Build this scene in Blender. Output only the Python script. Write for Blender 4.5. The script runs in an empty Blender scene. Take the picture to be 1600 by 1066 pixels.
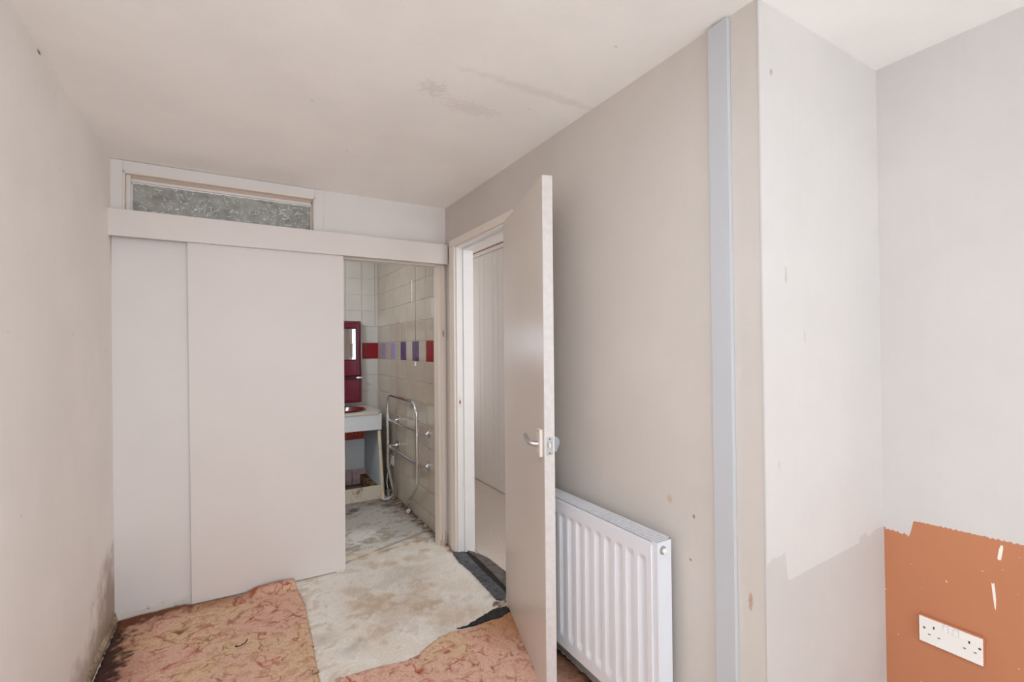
import bpy, bmesh, math, random
from mathutils import Vector, Matrix, noise
from mathutils.geometry import delaunay_2d_cdt

random.seed(7)
scene = bpy.context.scene
COL = scene.collection

# ------------------------------------------------------------------ camera, world, light, exposure
F = 731.7
def _unit(v): return v.normalized()
_Y = _unit(Vector((371.6 - 800, -13.0, -F)))
_X = Vector((2051 - 800, 1.0, -F)); _X = _unit(_X - _Y * _X.dot(_Y))
_Z = _X.cross(_Y)
RW = Matrix((_X, _Y, _Z))                      # camera axes -> room axes
CAM = Vector((0, 0, 1.335))
cam_data = bpy.data.cameras.new('camera')
cam_data.sensor_width = 36; cam_data.lens = F / 1600 * 36
cam_data.clip_start = 0.02; cam_data.clip_end = 60
cam = bpy.data.objects.new('camera', cam_data); COL.objects.link(cam)
cam.matrix_world = Matrix.Translation(CAM) @ RW.to_4x4()
scene.camera = cam

def at(u, v, axis, val):
    """photograph pixel -> point on the room plane axis = val (0 x, 1 y, 2 z)"""
    r = RW @ Vector((u - 800, -(v - 533), -F))
    return CAM + r * ((val - CAM[axis]) / r[axis])

scene.view_settings.view_transform = 'Standard'
scene.view_settings.look = 'None'
scene.view_settings.gamma = 1
scene.view_settings.use_curve_mapping = False
scene.view_settings.exposure = 0.45
scene.cycles.use_denoising = True
scene.cycles.max_bounces = 14
scene.cycles.diffuse_bounces = 10
scene.cycles.glossy_bounces = 5
scene.cycles.sample_clamp_indirect = 6

world = bpy.data.worlds.new('world'); scene.world = world; world.use_nodes = True
wb = world.node_tree.nodes['Background']
wb.inputs[0].default_value = (0.86, 0.93, 1.0, 1); wb.inputs[1].default_value = 2.0

def area(name, loc, direction, sx, sy, power, color):
    l = bpy.data.lights.new(name, 'AREA'); l.shape = 'RECTANGLE'; l.size = sx; l.size_y = sy
    l.energy = power; l.color = color
    o = bpy.data.objects.new(name, l); COL.objects.link(o)
    o.location = loc; o.rotation_euler = Vector(direction).to_track_quat('-Z', 'Y').to_euler()
    return o
H0 = 2.289; YN0 = .754
YF = -3.6                                       # the wall behind the camera with the window
area('window_daylight', (0.70, YF - 0.16, 1.45), (0, 1, 0.22), 2.2, 1.45, 46, (0.785, 0.895, 1.0))
area('overhead_fill', (0.0, 0.05, H0 - .03), (0, 0, -1), 0.45, 0.45, 14, (0.80, 0.895, 1.0))  # added fill without a fitting, brightens floor, walls and back of the room
area('bathroom_fill', (-0.15, 3.2, 1.95), (.12, 1, -.15), 0.3, 0.3, 9.5, (0.86, 0.94, 1.0))  # added fill, no fitting; lights the back tiles and grazes the side wall
area('passage_near_fill', (1.70, 0.93, 1.45), (0, 1, 0), 0.5, 1.5, 9, (0.88, 0.94, 1.0))  # added fill at the near end, stands in for daylight in the passage
area('passage_far_fill', (1.66, 4.74, 1.40), (0, -1, 0), 0.5, 1.5, 3.0, (0.93, 0.96, 1.0))  # second added passage fill, no fitting; grazes the boarded wall
pl_ = bpy.data.lights.new('behind_camera_fill', 'POINT'); pl_.energy = 3.5; pl_.shadow_soft_size = .12; pl_.color = (0.82, 0.91, 1.0)  # added point fill behind the camera, without any fitting
po_ = bpy.data.objects.new('behind_camera_fill', pl_); COL.objects.link(po_); po_.location = (-.15, -.25, 1.85)

# ------------------------------------------------------------------ colour and material helpers
def lin(c):
    return tuple(((x / 255) / 12.92 if x / 255 <= .04045 else ((x / 255 + .055) / 1.055) ** 2.4) for x in c)

class NT:
    def __init__(s, mat):
        mat.use_nodes = True; s.t = mat.node_tree; s.b = s.t.nodes['Principled BSDF']
    def n(s, typ, **kw):
        nd = s.t.nodes.new(typ)
        for k, v in kw.items():
            if k.startswith('i_'): nd.inputs[k[2:].replace('_', ' ')].default_value = v
            else: setattr(nd, k, v)
        return nd
    def l(s, a, b): s.t.links.new(a, b)
    def pos(s): return s.n('ShaderNodeNewGeometry').outputs['Position']
    def noise(s, scale, detail=4, rough=.55, vec=None):
        nd = s.n('ShaderNodeTexNoise'); nd.inputs['Scale'].default_value = scale
        nd.inputs['Detail'].default_value = detail; nd.inputs['Roughness'].default_value = rough
        s.l(vec or s.pos(), nd.inputs['Vector']); return nd.outputs[0]
    def math(s, op, a, b=None, c=None, clamp=False):
        nd = s.n('ShaderNodeMath', operation=op, use_clamp=clamp)
        for i, v in enumerate((a, b, c)):
            if v is None: continue
            if isinstance(v, (int, float)): nd.inputs[i].default_value = v
            else: s.l(v, nd.inputs[i])
        return nd.outputs[0]
    def ramp(s, fac, lo, hi, a=0., b=1.):
        nd = s.n('ShaderNodeMapRange', interpolation_type='SMOOTHSTEP')
        s.l(fac, nd.inputs[0])
        for i, v in zip((1, 2, 3, 4), (lo, hi, a, b)): nd.inputs[i].default_value = v
        return nd.outputs[0]
    def mix(s, fac, a, b, blend='MIX'):
        nd = s.n('ShaderNodeMix', data_type='RGBA', blend_type=blend)
        for sock, v in ((nd.inputs[0], fac), (nd.inputs[6], a), (nd.inputs[7], b)):
            if isinstance(v, (int, float)): sock.default_value = v
            elif isinstance(v, tuple): sock.default_value = (*v, 1)
            else: s.l(v, sock)
        return nd.outputs[2]
    def bump(s, h, strength=.2, dist=.002, prev=None):
        nd = s.n('ShaderNodeBump'); nd.inputs['Strength'].default_value = strength
        nd.inputs['Distance'].default_value = dist; s.l(h, nd.inputs['Height'])
        if prev: s.l(prev, nd.inputs['Normal'])
        s.l(nd.outputs[0], s.b.inputs['Normal']); return nd.outputs[0]
    def col(s, c): s.l(c, s.b.inputs['Base Color'])
    def blob(s, cx, cy, cz, rx, ry, rz, wob=.25, ns=14):
        """1 inside an ellipsoid round a point of the room, 0 outside, edge broken by noise"""
        p = s.pos()
        sub = s.n('ShaderNodeVectorMath', operation='SUBTRACT'); s.l(p, sub.inputs[0]); sub.inputs[1].default_value = (cx, cy, cz)
        mul = s.n('ShaderNodeVectorMath', operation='MULTIPLY'); s.l(sub.outputs[0], mul.inputs[0]); mul.inputs[1].default_value = (1 / rx, 1 / ry, 1 / rz)
        ln = s.n('ShaderNodeVectorMath', operation='LENGTH'); s.l(mul.outputs[0], ln.inputs[0])
        d = s.math('ADD', ln.outputs['Value'], s.math('MULTIPLY', s.math('SUBTRACT', s.noise(ns, 5, .6), .5), wob * 4))
        return s.ramp(d, 1.1, .35)

def mat(name, rgb, rough=.5, metal=0., grain=.03, gs=20, bump=0., bs=300, bd=.0005, spec=.5):
    m = bpy.data.materials.new(name); t = NT(m); c = lin(rgb)
    f = t.ramp(t.noise(gs, 5), .3, .7)
    t.col(t.mix(f, tuple(x * (1 - grain) for x in c), tuple(min(1, x * (1 + grain)) for x in c)))
    t.b.inputs['Roughness'].default_value = rough; t.b.inputs['Metallic'].default_value = metal
    t.b.inputs['Specular IOR Level'].default_value = spec
    if bump: t.bump(t.noise(bs, 3), bump, bd)
    return m

def wall_mat(name, rgb, rough=.62, stains=(), dots=True, lump=.5):
    m = bpy.data.materials.new(name); t = NT(m); c = lin(rgb)
    col = t.mix(t.ramp(t.noise(2.2, 6, .6), .35, .65), tuple(x * .975 for x in c), tuple(min(1, x * 1.02) for x in c))
    vec = t.n('ShaderNodeVectorMath', operation='MULTIPLY'); t.l(t.pos(), vec.inputs[0]); vec.inputs[1].default_value = (60, 60, 2.5)
    streak = t.ramp(t.noise(1.0, 3, .5, vec.outputs[0]), .35, .7)
    col = t.mix(t.math('MULTIPLY', streak, .035), col, tuple(x * .8 for x in c))
    if dots:
        d = t.ramp(t.noise(34, 2, .4), .765, .80)
        col = t.mix(t.math('MULTIPLY', d, .28), col, lin((150, 120, 96)))
    for (args, rgb2, amt) in stains:
        f = t.math('MULTIPLY', t.blob(*args), amt)
        col = t.mix(f, col, lin(rgb2))
    t.col(col); t.b.inputs['Roughness'].default_value = rough
    t.b.inputs['Specular IOR Level'].default_value = .3
    b = t.bump(t.noise(5, 4, .5), lump, .004)
    t.bump(t.noise(170, 3, .6), .25, .0008, b)
    return m

M = {}
M['wall'] = wall_mat('cream wall paint', (238, 234, 230))
M['wall_left'] = wall_mat('cream wall paint left', (247, 244, 241), stains=[
    ((-.53, 2.95, .06, .2, .42, .34, .34, 9), (150, 124, 100), .75),
    ((-.53, 2.55, .0, .2, .9, .17, .35, 16), (176, 150, 128), .6),
    ((-.545, 2.03, 2.287, .03, .02, .012, .3, 60), (70, 55, 45), .9)])
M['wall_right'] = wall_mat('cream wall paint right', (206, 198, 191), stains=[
    ((1.231, 1.08, .83, .03, .012, .016, .4, 60), (190, 160, 120), .6),
    ((1.231, .985, .80, .02, .005, .008, .2, 60), (150, 100, 60), .9),
    ((1.231, 1.0, .66, .02, .006, .005, .2, 60), (150, 110, 80), .8),
    ((1.231, .80, .62, .02, .008, .03, .4, 60), (178, 140, 122), .8)])
M['fresh'] = wall_mat('fresh white emulsion', (211, 206, 203), rough=.75, lump=.6, dots=False, stains=[
    ((1.348, YN0, 1.533, .006, .01, .03, .5, 60), (170, 160, 150), .5), ((1.44, YN0, 1.36, .005, .01, .03, .5, 50), (185, 176, 168), .5),
    ((1.29, YN0, 2.1, .008, .01, .012, .5, 60), (160, 140, 124), .6), ((1.30, YN0, 1.0, .01, .01, .02, .5, 60), (195, 184, 175), .5)])
M['bare'] = wall_mat('old cream paint', (199, 193, 190), dots=False)
M['ceiling'] = wall_mat('ceiling paint', (249, 247, 245), lump=.9, stains=[
    ((.62, 1.62, 2.289, .07, .05, .05, .75, 60), (150, 136, 124), .16),
    ((.80, 1.68, 2.289, .14, .06, .05, .75, 70), (180, 166, 154), .14),
    ((1.0, 1.45, 2.289, .4, .03, .05, .5, 30), (205, 196, 188), .2)])
M['gloss'] = mat('cream gloss woodwork', (230, 219, 208), .32, grain=.015, gs=3, bump=.12, bs=40, bd=.001)
M['sliding'] = mat('cream sliding door paint', (224, 217, 213), .45, grain=.012, gs=3, bump=.08, bs=40, bd=.001)
M['panel'] = mat('pale panel paint', (226, 221, 218), .5, grain=.012, gs=3, bump=.08, bs=60, bd=.001)
M['leaf'] = mat('cream door paint', (211, 201, 192), .3, grain=.02, gs=4, bump=.1, bs=30, bd=.001)
M['tan'] = mat('tan rebate face', (206, 186, 168), .6, grain=.04)
M['whitewood'] = mat('white gloss frame', (232, 231, 230), .3, grain=.01)
M['edge'] = mat('scuffed door edge paint', (208, 200, 196), .45, grain=.05, gs=50, bump=.2, bs=120)
M['rad'] = mat('radiator white enamel', (222, 222, 227), .28, grain=.004, gs=3)
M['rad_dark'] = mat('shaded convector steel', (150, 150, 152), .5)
M['pvc'] = mat('white trunking plastic', (192, 193, 197), .3, grain=.006, gs=2)
M['alu'] = mat('satin aluminium', (200, 200, 204), .32, 1., grain=.03, gs=80)
M['alu_dull'] = mat('dull aluminium', (150, 150, 156), .45, 1., grain=.03, gs=80)
M['chrome'] = mat('chrome', (225, 225, 228), .1, 1., grain=.05, gs=30)
M['steel'] = mat('dull zinc steel', (175, 175, 172), .45, 1., grain=.1, gs=90)
M['dark'] = mat('dark hollow', (38, 32, 30), .8)
M['burgundy'] = mat('burgundy glossy plastic', (108, 24, 44), .16, grain=.05, gs=10)
M['dark_burgundy'] = mat('dark burgundy plastic', (58, 10, 24), .18)
M['mirror'] = mat('mirror glass', (240, 242, 245), .02, 1., grain=0.)
M['vanity'] = mat('pale grey laminate', (214, 216, 218), .4, grain=.02)
M['bluegrey'] = mat('blue grey board', (190, 200, 208), .5, grain=.03, gs=12)
M['lipping'] = mat('cream wood lipping', (216, 200, 176), .5, grain=.08, gs=30)
M['cream_plastic'] = mat('cream painted plastic', (224, 214, 204), .4)
M['white_plastic'] = mat('white plastic', (238, 234, 230), .35, grain=.02)
M['tile_white'] = mat('glossy cream tile', (208, 203, 196), .06, grain=.03, gs=5, bump=.12, bs=9, bd=.0012)
M['tile_shaded'] = mat('shaded cream tile', (188, 175, 160), .06, grain=.03, gs=5, bump=.12, bs=9, bd=.0012)  # same tile as the back wall; side wall's shade put into the colour
M['tile_red'] = mat('glossy red tile', (140, 10, 24), .2, grain=.12, gs=30, spec=.25)
M['tile_purple'] = mat('glossy purple tile', (92, 66, 106), .15, grain=.2, gs=26, spec=.3)
M['tile_lilac'] = mat('glossy lilac tile', (160, 152, 190), .1, grain=.12, gs=26)
M['grout'] = mat('grout', (218, 210, 198), .8, grain=.06)
M['pink_tile'] = mat('old pink tile', (186, 158, 158), .5, grain=.15, gs=18)
M['cord'] = mat('grey cord', (120, 100, 88), .8)
M['fawn'] = mat('beige passage carpet', (204, 192, 181), .95, grain=.14, gs=160, bump=.8, bs=350, bd=.003)
M['board'] = mat('pale painted boarding', (234, 229, 225), .7, grain=.01)
M['redbrown'] = mat('bare reddish timber', (150, 78, 42), .7, grain=.2, gs=30)
M['socket_face'] = None

def stained(name, base, stain, scale, lo, hi, rough=.6, bump=.3, metal=0.):
    m = bpy.data.materials.new(name); t = NT(m)
    f = t.ramp(t.noise(scale, 8, .68), lo, hi)
    c = t.mix(f, lin(base), lin(stain)); t.col(c)
    t.b.inputs['Roughness'].default_value = rough
    t.bump(t.noise(scale * 6, 4), bump, .002); return m
M['plinth'] = stained('dirty white plinth paint', (216, 204, 186), (140, 88, 56), 12, .52, .68)
M['rusty'] = stained('water stained chipboard', (150, 112, 72), (52, 32, 26), 22, .42, .62, .8)
M['counter'] = mat('worn cream laminate', (206, 196, 182), .4, grain=.05, gs=20)
M['orange_strip'] = stained('orange red sealed strip', (206, 62, 24), (140, 30, 12), 45, .4, .6, .3)
M['bitumen'] = stained('black bitumen', (92, 94, 102), (46, 45, 49), 26, .35, .7, .45, .9)
M['bitumen_brown'] = stained('brown black threshold board', (102, 94, 90), (58, 53, 53), 18, .35, .7, .5, .6)
M['underlay'] = stained('dark torn underlay', (60, 56, 54), (24, 20, 20), 50, .35, .6, .7, 1.)
M['skirt'] = stained('mould stained skirting', (190, 172, 148), (126, 100, 74), 14, .42, .68, .55)
M['skirt_white'] = stained('chipped white skirting', (222, 214, 206), (150, 128, 104), 22, .58, .70, .5)
M['jamb_foot'] = stained('rotten timber foot', (186, 150, 118), (110, 58, 34), 40, .42, .6, .8)
M['socket_face'] = stained('chipped white socket plastic', (242, 238, 233), (190, 160, 132), 60, .66, .72, .4, .1)
M['rubble'] = stained('rubble', (190, 176, 158), (92, 70, 58), 30, .4, .6, .9)
m = wall_mat('terracotta orange paint', (193, 128, 93), rough=.45, dots=False, lump=.5)
t = NT(m)
base_link = t.b.inputs['Base Color'].links[0].from_socket
dd = t.ramp(t.noise(70, 2, .4), .77, .80)
t.col(t.mix(t.math('MULTIPLY', dd, .8), base_link, lin((240, 225, 212))))
M['orange'] = m
M['paintmark'] = mat('white paint streak', (246, 238, 226), .5)

def attr_mat(name, attr, rough, speck, sscale, bstr, bscale, bdist):
    m = bpy.data.materials.new(name); t = NT(m)
    a = t.n('ShaderNodeAttribute', attribute_name=attr)
    f = t.ramp(t.noise(sscale, 3, .6), .3, .7)
    c = t.mix(speck, a.outputs['Color'], t.mix(f, (0.48, .45, .42), (1., 1., 1.)), 'MULTIPLY')
    t.col(c); t.b.inputs['Roughness'].default_value = rough
    t.b.inputs['Specular IOR Level'].default_value = .25
    t.bump(t.noise(bscale, 4, .6), bstr, bdist); return m
M['carpet'] = attr_mat('worn pink carpet', 'tint', .98, .5, 210, 1.0, 260, .004)
M['concrete'] = attr_mat('stained screed', 'tint', .7, .22, 75, .5, 110, .002)

m = bpy.data.materials.new('obscured glass'); t = NT(m)
t.col(t.mix(t.ramp(t.noise(14, 4), .3, .7), lin((142, 139, 130)), lin((176, 177, 170))))
t.b.inputs['Roughness'].default_value = .35; t.b.inputs['Transmission Weight'].default_value = .2
t.bump(t.noise(60, 4), .6, .003); M['obscure'] = m
m = bpy.data.materials.new('glass relief'); t = NT(m)
t.col(t.mix(t.noise(30), lin((222, 224, 222)), lin((246, 250, 250))))
t.b.inputs['Roughness'].default_value = .2; t.b.inputs['Transmission Weight'].default_value = .25; M['relief'] = m
m = bpy.data.materials.new('clear glass'); t = NT(m)
tr = t.n('ShaderNodeBsdfTransparent'); gl = t.n('ShaderNodeBsdfGlossy'); gl.inputs['Roughness'].default_value = .02
fr = t.n('ShaderNodeFresnel'); mx = t.n('ShaderNodeMixShader')
t.l(fr.outputs[0], mx.inputs[0]); t.l(tr.outputs[0], mx.inputs[1]); t.l(gl.outputs[0], mx.inputs[2])
t.l(mx.outputs[0], t.t.nodes['Material Output'].inputs['Surface']); M['glass'] = m

# ------------------------------------------------------------------ mesh helpers
class MB:
    def __init__(s): s.bm = bmesh.new()
    def box(s, x0, x1, y0, y1, z0, z1, bev=0., seg=2, mtx=None):
        b = bmesh.new(); bmesh.ops.create_cube(b, size=1)
        for v in b.verts:
            v.co = Vector(((x0 + x1) / 2 + v.co.x * (x1 - x0), (y0 + y1) / 2 + v.co.y * (y1 - y0), (z0 + z1) / 2 + v.co.z * (z1 - z0)))
        if bev: bmesh.ops.bevel(b, geom=b.edges[:], offset=bev, segments=seg, profile=.5, affect='EDGES')
        return s._merge(b, mtx)
    def _merge(s, b, mtx=None):
        if mtx is not None: bmesh.ops.transform(b, matrix=mtx, verts=b.verts[:])
        me = bpy.data.meshes.new('tmp'); b.to_mesh(me); b.free(); s.bm.from_mesh(me); bpy.data.meshes.remove(me); return s
    def prism(s, pts, vec, bev=0., mtx=None):
        """closed outline (3-D points, planar) extruded along vec"""
        b = bmesh.new(); vec = Vector(vec)
        a = [b.verts.new(p) for p in pts]; c = [b.verts.new(Vector(p) + vec) for p in pts]
        b.faces.new(a); b.faces.new(c[::-1]); n = len(pts)
        for i in range(n): b.faces.new((a[i], c[i], c[(i + 1) % n], a[(i + 1) % n]))
        bmesh.ops.recalc_face_normals(b, faces=b.faces[:])
        if bev: bmesh.ops.bevel(b, geom=b.edges[:], offset=bev, segments=2, profile=.5, affect='EDGES')
        return s._merge(b, mtx)
    def tube(s, path, r, n=14, closed=False, cap=True):
        path = [Vector(p) for p in path]; rs = r if isinstance(r, (list, tuple)) else [r] * len(path)
        b = bmesh.new(); rings = []; up = None
        for i, p in enumerate(path):
            if closed: t_ = path[(i + 1) % len(path)] - path[i - 1]
            else: t_ = path[min(i + 1, len(path) - 1)] - path[max(i - 1, 0)]
            t_.normalize()
            if up is None: up = Vector((0, 0, 1)) if abs(t_.z) < .9 else Vector((1, 0, 0))
            sx = t_.cross(up).normalized(); up = sx.cross(t_).normalized()
            rings.append([b.verts.new(p + (sx * math.cos(a) + up * math.sin(a)) * rs[i]) for a in [2 * math.pi * k / n for k in range(n)]])
        m_ = len(rings)
        for i in range(m_ if closed else m_ - 1):
            q = rings[(i + 1) % m_]
            for k in range(n): b.faces.new((rings[i][k], rings[i][(k + 1) % n], q[(k + 1) % n], q[k]))
        if cap and not closed: b.faces.new(rings[0][::-1]); b.faces.new(rings[-1])
        bmesh.ops.recalc_face_normals(b, faces=b.faces[:])
        return s._merge(b)
    def lathe(s, prof, origin, axis, n=28):
        """prof: (radius, distance along axis)"""
        origin = Vector(origin); q = Vector(axis).to_track_quat('Z', 'Y').to_matrix()
        b = bmesh.new(); rings = []
        for r, h in prof:
            rings.append([b.verts.new(origin + q @ Vector((r * math.cos(a), r * math.sin(a), h))) for a in [2 * math.pi * k / n for k in range(n)]])
        for i in range(len(rings) - 1):
            for k in range(n): b.faces.new((rings[i][k], rings[i][(k + 1) % n], rings[i + 1][(k + 1) % n], rings[i + 1][k]))
        b.faces.new(rings[0][::-1]); b.faces.new(rings[-1])
        bmesh.ops.recalc_face_normals(b, faces=b.faces[:])
        return s._merge(b)

def world_loc(o):
    v = Vector((0, 0, 0))
    while o is not None: v += o.location; o = o.parent
    return v
def finish(o, label=None, cat=None, group=None, kind=None):
    if label: o['label'] = label
    if cat: o['category'] = cat
    if group: o['group'] = group
    if kind: o['kind'] = kind
    return o
def obj(name, mb, material, parent=None, smooth=False, label=None, cat=None, kind=None, group=None, origin=None):
    bm = mb.bm if isinstance(mb, MB) else mb
    off = world_loc(parent) if parent is not None else Vector(origin or (0, 0, 0))
    if off.length: bmesh.ops.translate(bm, vec=-off, verts=bm.verts[:])
    me = bpy.data.meshes.new(name); bm.to_mesh(me); bm.free()
    for mm in (material if isinstance(material, (list, tuple)) else [material]): me.materials.append(mm)
    o = bpy.data.objects.new(name, me); COL.objects.link(o)
    if parent is not None: o.parent = parent
    elif origin: o.location = origin
    if smooth:
        me.polygons.foreach_set('use_smooth', [True] * len(me.polygons))
        me.set_sharp_from_angle(angle=math.radians(38))
        if name != 'front_panel': wn = o.modifiers.new('weighted normals', 'WEIGHTED_NORMAL'); wn.keep_sharp = True
    return finish(o, label, cat, group, kind)
def box(name, b, material, parent=None, bev=0., **kw):
    return obj(name, MB().box(*b, bev=bev), material, parent, smooth=bev > 0, **kw)
def thing(name, loc, label, cat, group=None, kind=None):
    o = bpy.data.objects.new(name, None); COL.objects.link(o); o.location = loc; o.empty_display_size = .05
    return finish(o, label, cat, group, kind)
def inst(name, mesh, loc, parent, rot=None, material=None):
    o = bpy.data.objects.new(name, mesh); COL.objects.link(o); o.parent = parent
    o.location = Vector(loc) - world_loc(parent)
    if rot: o.rotation_euler = rot
    if material is not None:
        o.material_slots[0].link = 'OBJECT'; o.material_slots[0].material = material
    return o
def mesh_of(mb, material):
    me = bpy.data.meshes.new('piece'); mb.bm.to_mesh(me); mb.bm.free(); me.materials.append(material); return me

# ------------------------------------------------------------------ dimensions
XL, XR, XA = -.545, 1.231, 1.92       # left wall, right wall, recess wall
YB, YN, H = 3.0, .754, 2.289          # back wall, near corner of the right wall, ceiling
XT, YT = 1.232, 4.785                 # bathroom tiled walls
XP = 2.08                             # passage far wall
DY0, DY1, DZ = 2.135, 2.81, 1.985     # doorway in the right wall
S = 'structure'

# ------------------------------------------------------------------ structure
def wall(name, mb, material, label, smooth=False):
    return obj(name, mb, material, None, smooth=smooth, label=label, cat='wall', kind=S)
# left wall leans very slightly inward towards the floor, as photographed
w = MB()
w.prism([(XL, YF, H), (XL - .1, YF, H), (XL - .1, YF, 0), (-.522, YF, 0)], (0, YB + .06 - YF, 0))
wall('wall_left', w, M['wall_left'], 'cream left wall with brown mould stains low in its far corner')
# right wall with the doorway
w = MB()
w.box(XR, XR + .10, YN + .002, DY0 - .03, 0, H); w.box(XR, XR + .10, DY1 + .03, YT, 0, H); w.box(XR, XR + .10, DY0 - .03, DY1 + .03, DZ + .03, H)
wall('wall_right', w, M['wall_right'], 'cream right wall holding the open doorway, radiator and trunking')
# recess face (faces the window) : two paints that meet in a ragged line
def split_wall(name, plane, top, bottom, line, mats, label, depth, facing):
    """plane(a, z) -> point; line: paint boundary from a0 to a1"""
    n = len(line); P2 = [Vector(p) for p in line] + [Vector((line[-1][0], top)), Vector((line[0][0], top)), Vector((line[-1][0], bottom)), Vector((line[0][0], bottom))]
    ed = [(i, i + 1) for i in range(n - 1)] + [(n - 1, n), (n, n + 1), (n + 1, 0), (n - 1, n + 2), (n + 2, n + 3), (n + 3, 0)]
    vo, _e, fo2, *_r = delaunay_2d_cdt(P2, ed, [], 1, 1e-6)
    b = bmesh.new(); vs = [b.verts.new(plane(p.x, p.y)) for p in vo]
    def zline(a):
        prev = None
        for (a0, z0), (a1, z1) in zip(line, line[1:]):
            if a0 <= a <= a1: return z0 + (z1 - z0) * ((a - a0) / max(1e-9, a1 - a0))
        return line[-1][1]
    for f in fo2:
        c = sum((Vector(vo[i]) for i in f), Vector((0, 0))) / 3
        fc = b.faces.new([vs[i] for i in f]); fc.material_index = 1 if c.y < zline(c.x) else 0
    want = plane(line[0][0], 0) - plane(line[0][0], 0)
    for f in b.faces:
        f.normal_update()
        if f.normal.dot(Vector(facing)) < 0: f.normal_flip()
    o1, o2 = plane(line[0][0], bottom), plane(line[-1][0], top); back = -Vector(facing)
    lo = Vector((min(o1.x, o2.x), min(o1.y, o2.y), 0)) + back * .0015; hi = Vector((max(o1.x, o2.x), max(o1.y, o2.y), top)) + back * .0015
    lo2, hi2 = lo + back * depth, hi + back * depth
    mb = MB(); mb.bm.free(); mb.bm = b
    x_lo = min(lo.x, lo2.x) + (.101 if facing[1] else 0)
    mb.box(x_lo, max(hi.x, hi2.x), min(lo.y, lo2.y), max(hi.y, hi2.y), bottom, top)
    return obj(name, b, mats, None, label=label, cat='wall', kind=S)
def ragged(line, step, amp, seed):
    out = []
    for (a0, z0), (a1, z1) in zip(line, line[1:]):
        n = max(1, int(abs(a1 - a0) / step))
        for i in range(n):
            k = i / n; a = a0 + (a1 - a0) * k
            out.append((a, z0 + (z1 - z0) * k + amp * noise.noise(Vector((a * 160, seed, 0))) + amp * .6 * noise.noise(Vector((a * 420, seed, 3)))))
    out.append(line[-1]); return out
lineA = ragged([(XR, .735), (1.262, .752), (1.285, .748), (1.322, .752)], .006, .006, 1) + [(1.326, .735), (1.33, .70), (1.336, .673)] + \
    ragged([(1.345, .672), (1.742, .688)], .02, .0012, 4) + [(1.748, .705), (1.79, .713), (1.80, .699), (1.812, .698), (1.86, .710), (XA, .707)]
split_wall('wall_recess_end', lambda a, z: Vector((a, YN, z)), H, 0, lineA, [M['fresh'], M['bare']],
           'bright recess end wall with fresh white paint stopping above old cream paint', .09, (0, -1, 0))
lineB = ragged([(-YN, .702), (-.69, .700)], .003, .009, 2) + [(-.686, .694), (-.680, .712), (-.6725, .7485), (-.668, .752)] + \
    ragged([(-.660, .752), (-.55, .757), (-.40, .762), (.3, .765)], .004, .006, 9) + ragged([(.31, .765), (.95, .765)], .05, .004, 9) + [(1.0, .5), (1.05, .03), (-YF, .02)]
split_wall('wall_recess_side', lambda a, z: Vector((XA, -a, z)), H, 0, lineB, [M['fresh'], M['orange']],
           'recess side wall, white above and terracotta orange below, with a double socket', .09, (-1, 0, 0))
ws = bpy.data.objects['wall_recess_side']
# thin corner bead
box('trim_1', (XR - .0015, XR + .004, YN - .0015, YN + .004, 0, H), M['bare'], bev=.001, label='thin corner bead up the outer corner of the right wall', cat='trim', kind=S)

# wall behind the camera with its window opening
wx0, wx1, wz0, wz1 = -.42, 1.82, .74, 2.2
w = MB(); w.box(XL - .1, wx0, YF - .12, YF, 0, H); w.box(wx1, XA + .1, YF - .12, YF, 0, H); w.box(wx0, wx1, YF - .12, YF, 0, wz0); w.box(wx0, wx1, YF - .12, YF, wz1, H)
wall('wall_front', w, M['wall'], 'cream wall with a wide window opposite the sliding door')
t_ = thing('window_2', ((wx0 + wx1) / 2, YF - .06, wz0), 'wide white framed window lighting the room', 'window', kind=S)
fr_ = MB()
for x in (wx0, wx0 + .745, wx1 - .80, wx1 - .05): fr_.box(x, x + .05, YF - .09, YF - .04, wz0, wz1)
fr_.box(wx0, wx1, YF - .09, YF - .04, wz0, wz0 + .05); fr_.box(wx0, wx1, YF - .09, YF - .04, wz1 - .05, wz1)
obj('window_frame', fr_, M['whitewood'], t_)
for x0, x1 in ((wx0 + .05, wx0 + .745), (wx0 + .795, wx1 - .80), (wx1 - .75, wx1 - .05)):
    box('pane', (x0, x1, YF - .068, YF - .064, wz0 + .05, wz1 - .05), M['glass'], t_)
box('window_sill', (wx0 - .04, wx1 + .04, YF - .04, YF + .08, wz0 - .03, wz0), M['gloss'], t_, bev=.004)

# ceilings
wall('ceiling', MB().box(XL - .1, XP + .1, YF - .12, YT + .1, H, H + .1), M['ceiling'], 'cream ceiling with faint cracks and a small mould patch')
bpy.data.objects['ceiling']['category'] = 'ceiling'

# back partition: fanlight above, fixed panel left, opening right
OX0, OX1, OZ = .10, 1.17, 1.90       # sliding door opening
w = MB()
w.box(XL - .02, OX0, YB, YB + .06, 0, 2.035); w.box(.43, XR, YB, YB + .06, 2.01, H)
w.box(OX1 + .022, XR, YB, YB + .06, 0, 2.02); w.box(OX0, XR, YB, YB + .06, OZ, 2.035)
wall('wall_back', w, M['panel'], 'cream back partition behind the pelmet board and sliding door')
box('trim_2', (OX1, OX1 + .022, YB - .016, YB + .066, 0, OZ), M['gloss'], bev=.002, label='cream painted lining on the right side of the bathroom opening', cat='trim', kind=S)
box('trim_3', (OX1 + .022, XR - .018, YB - .02, YB, 0, OZ + .02), M['gloss'], bev=.002, label='flat cream upright between bathroom opening and room doorway', cat='trim', kind=S)
box('trim_4', (.45, OX1, YB + .0, YB + .066, OZ - .012, OZ), M['gloss'], bev=.001, label='cream head lining of the bathroom opening', cat='trim', kind=S)
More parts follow.
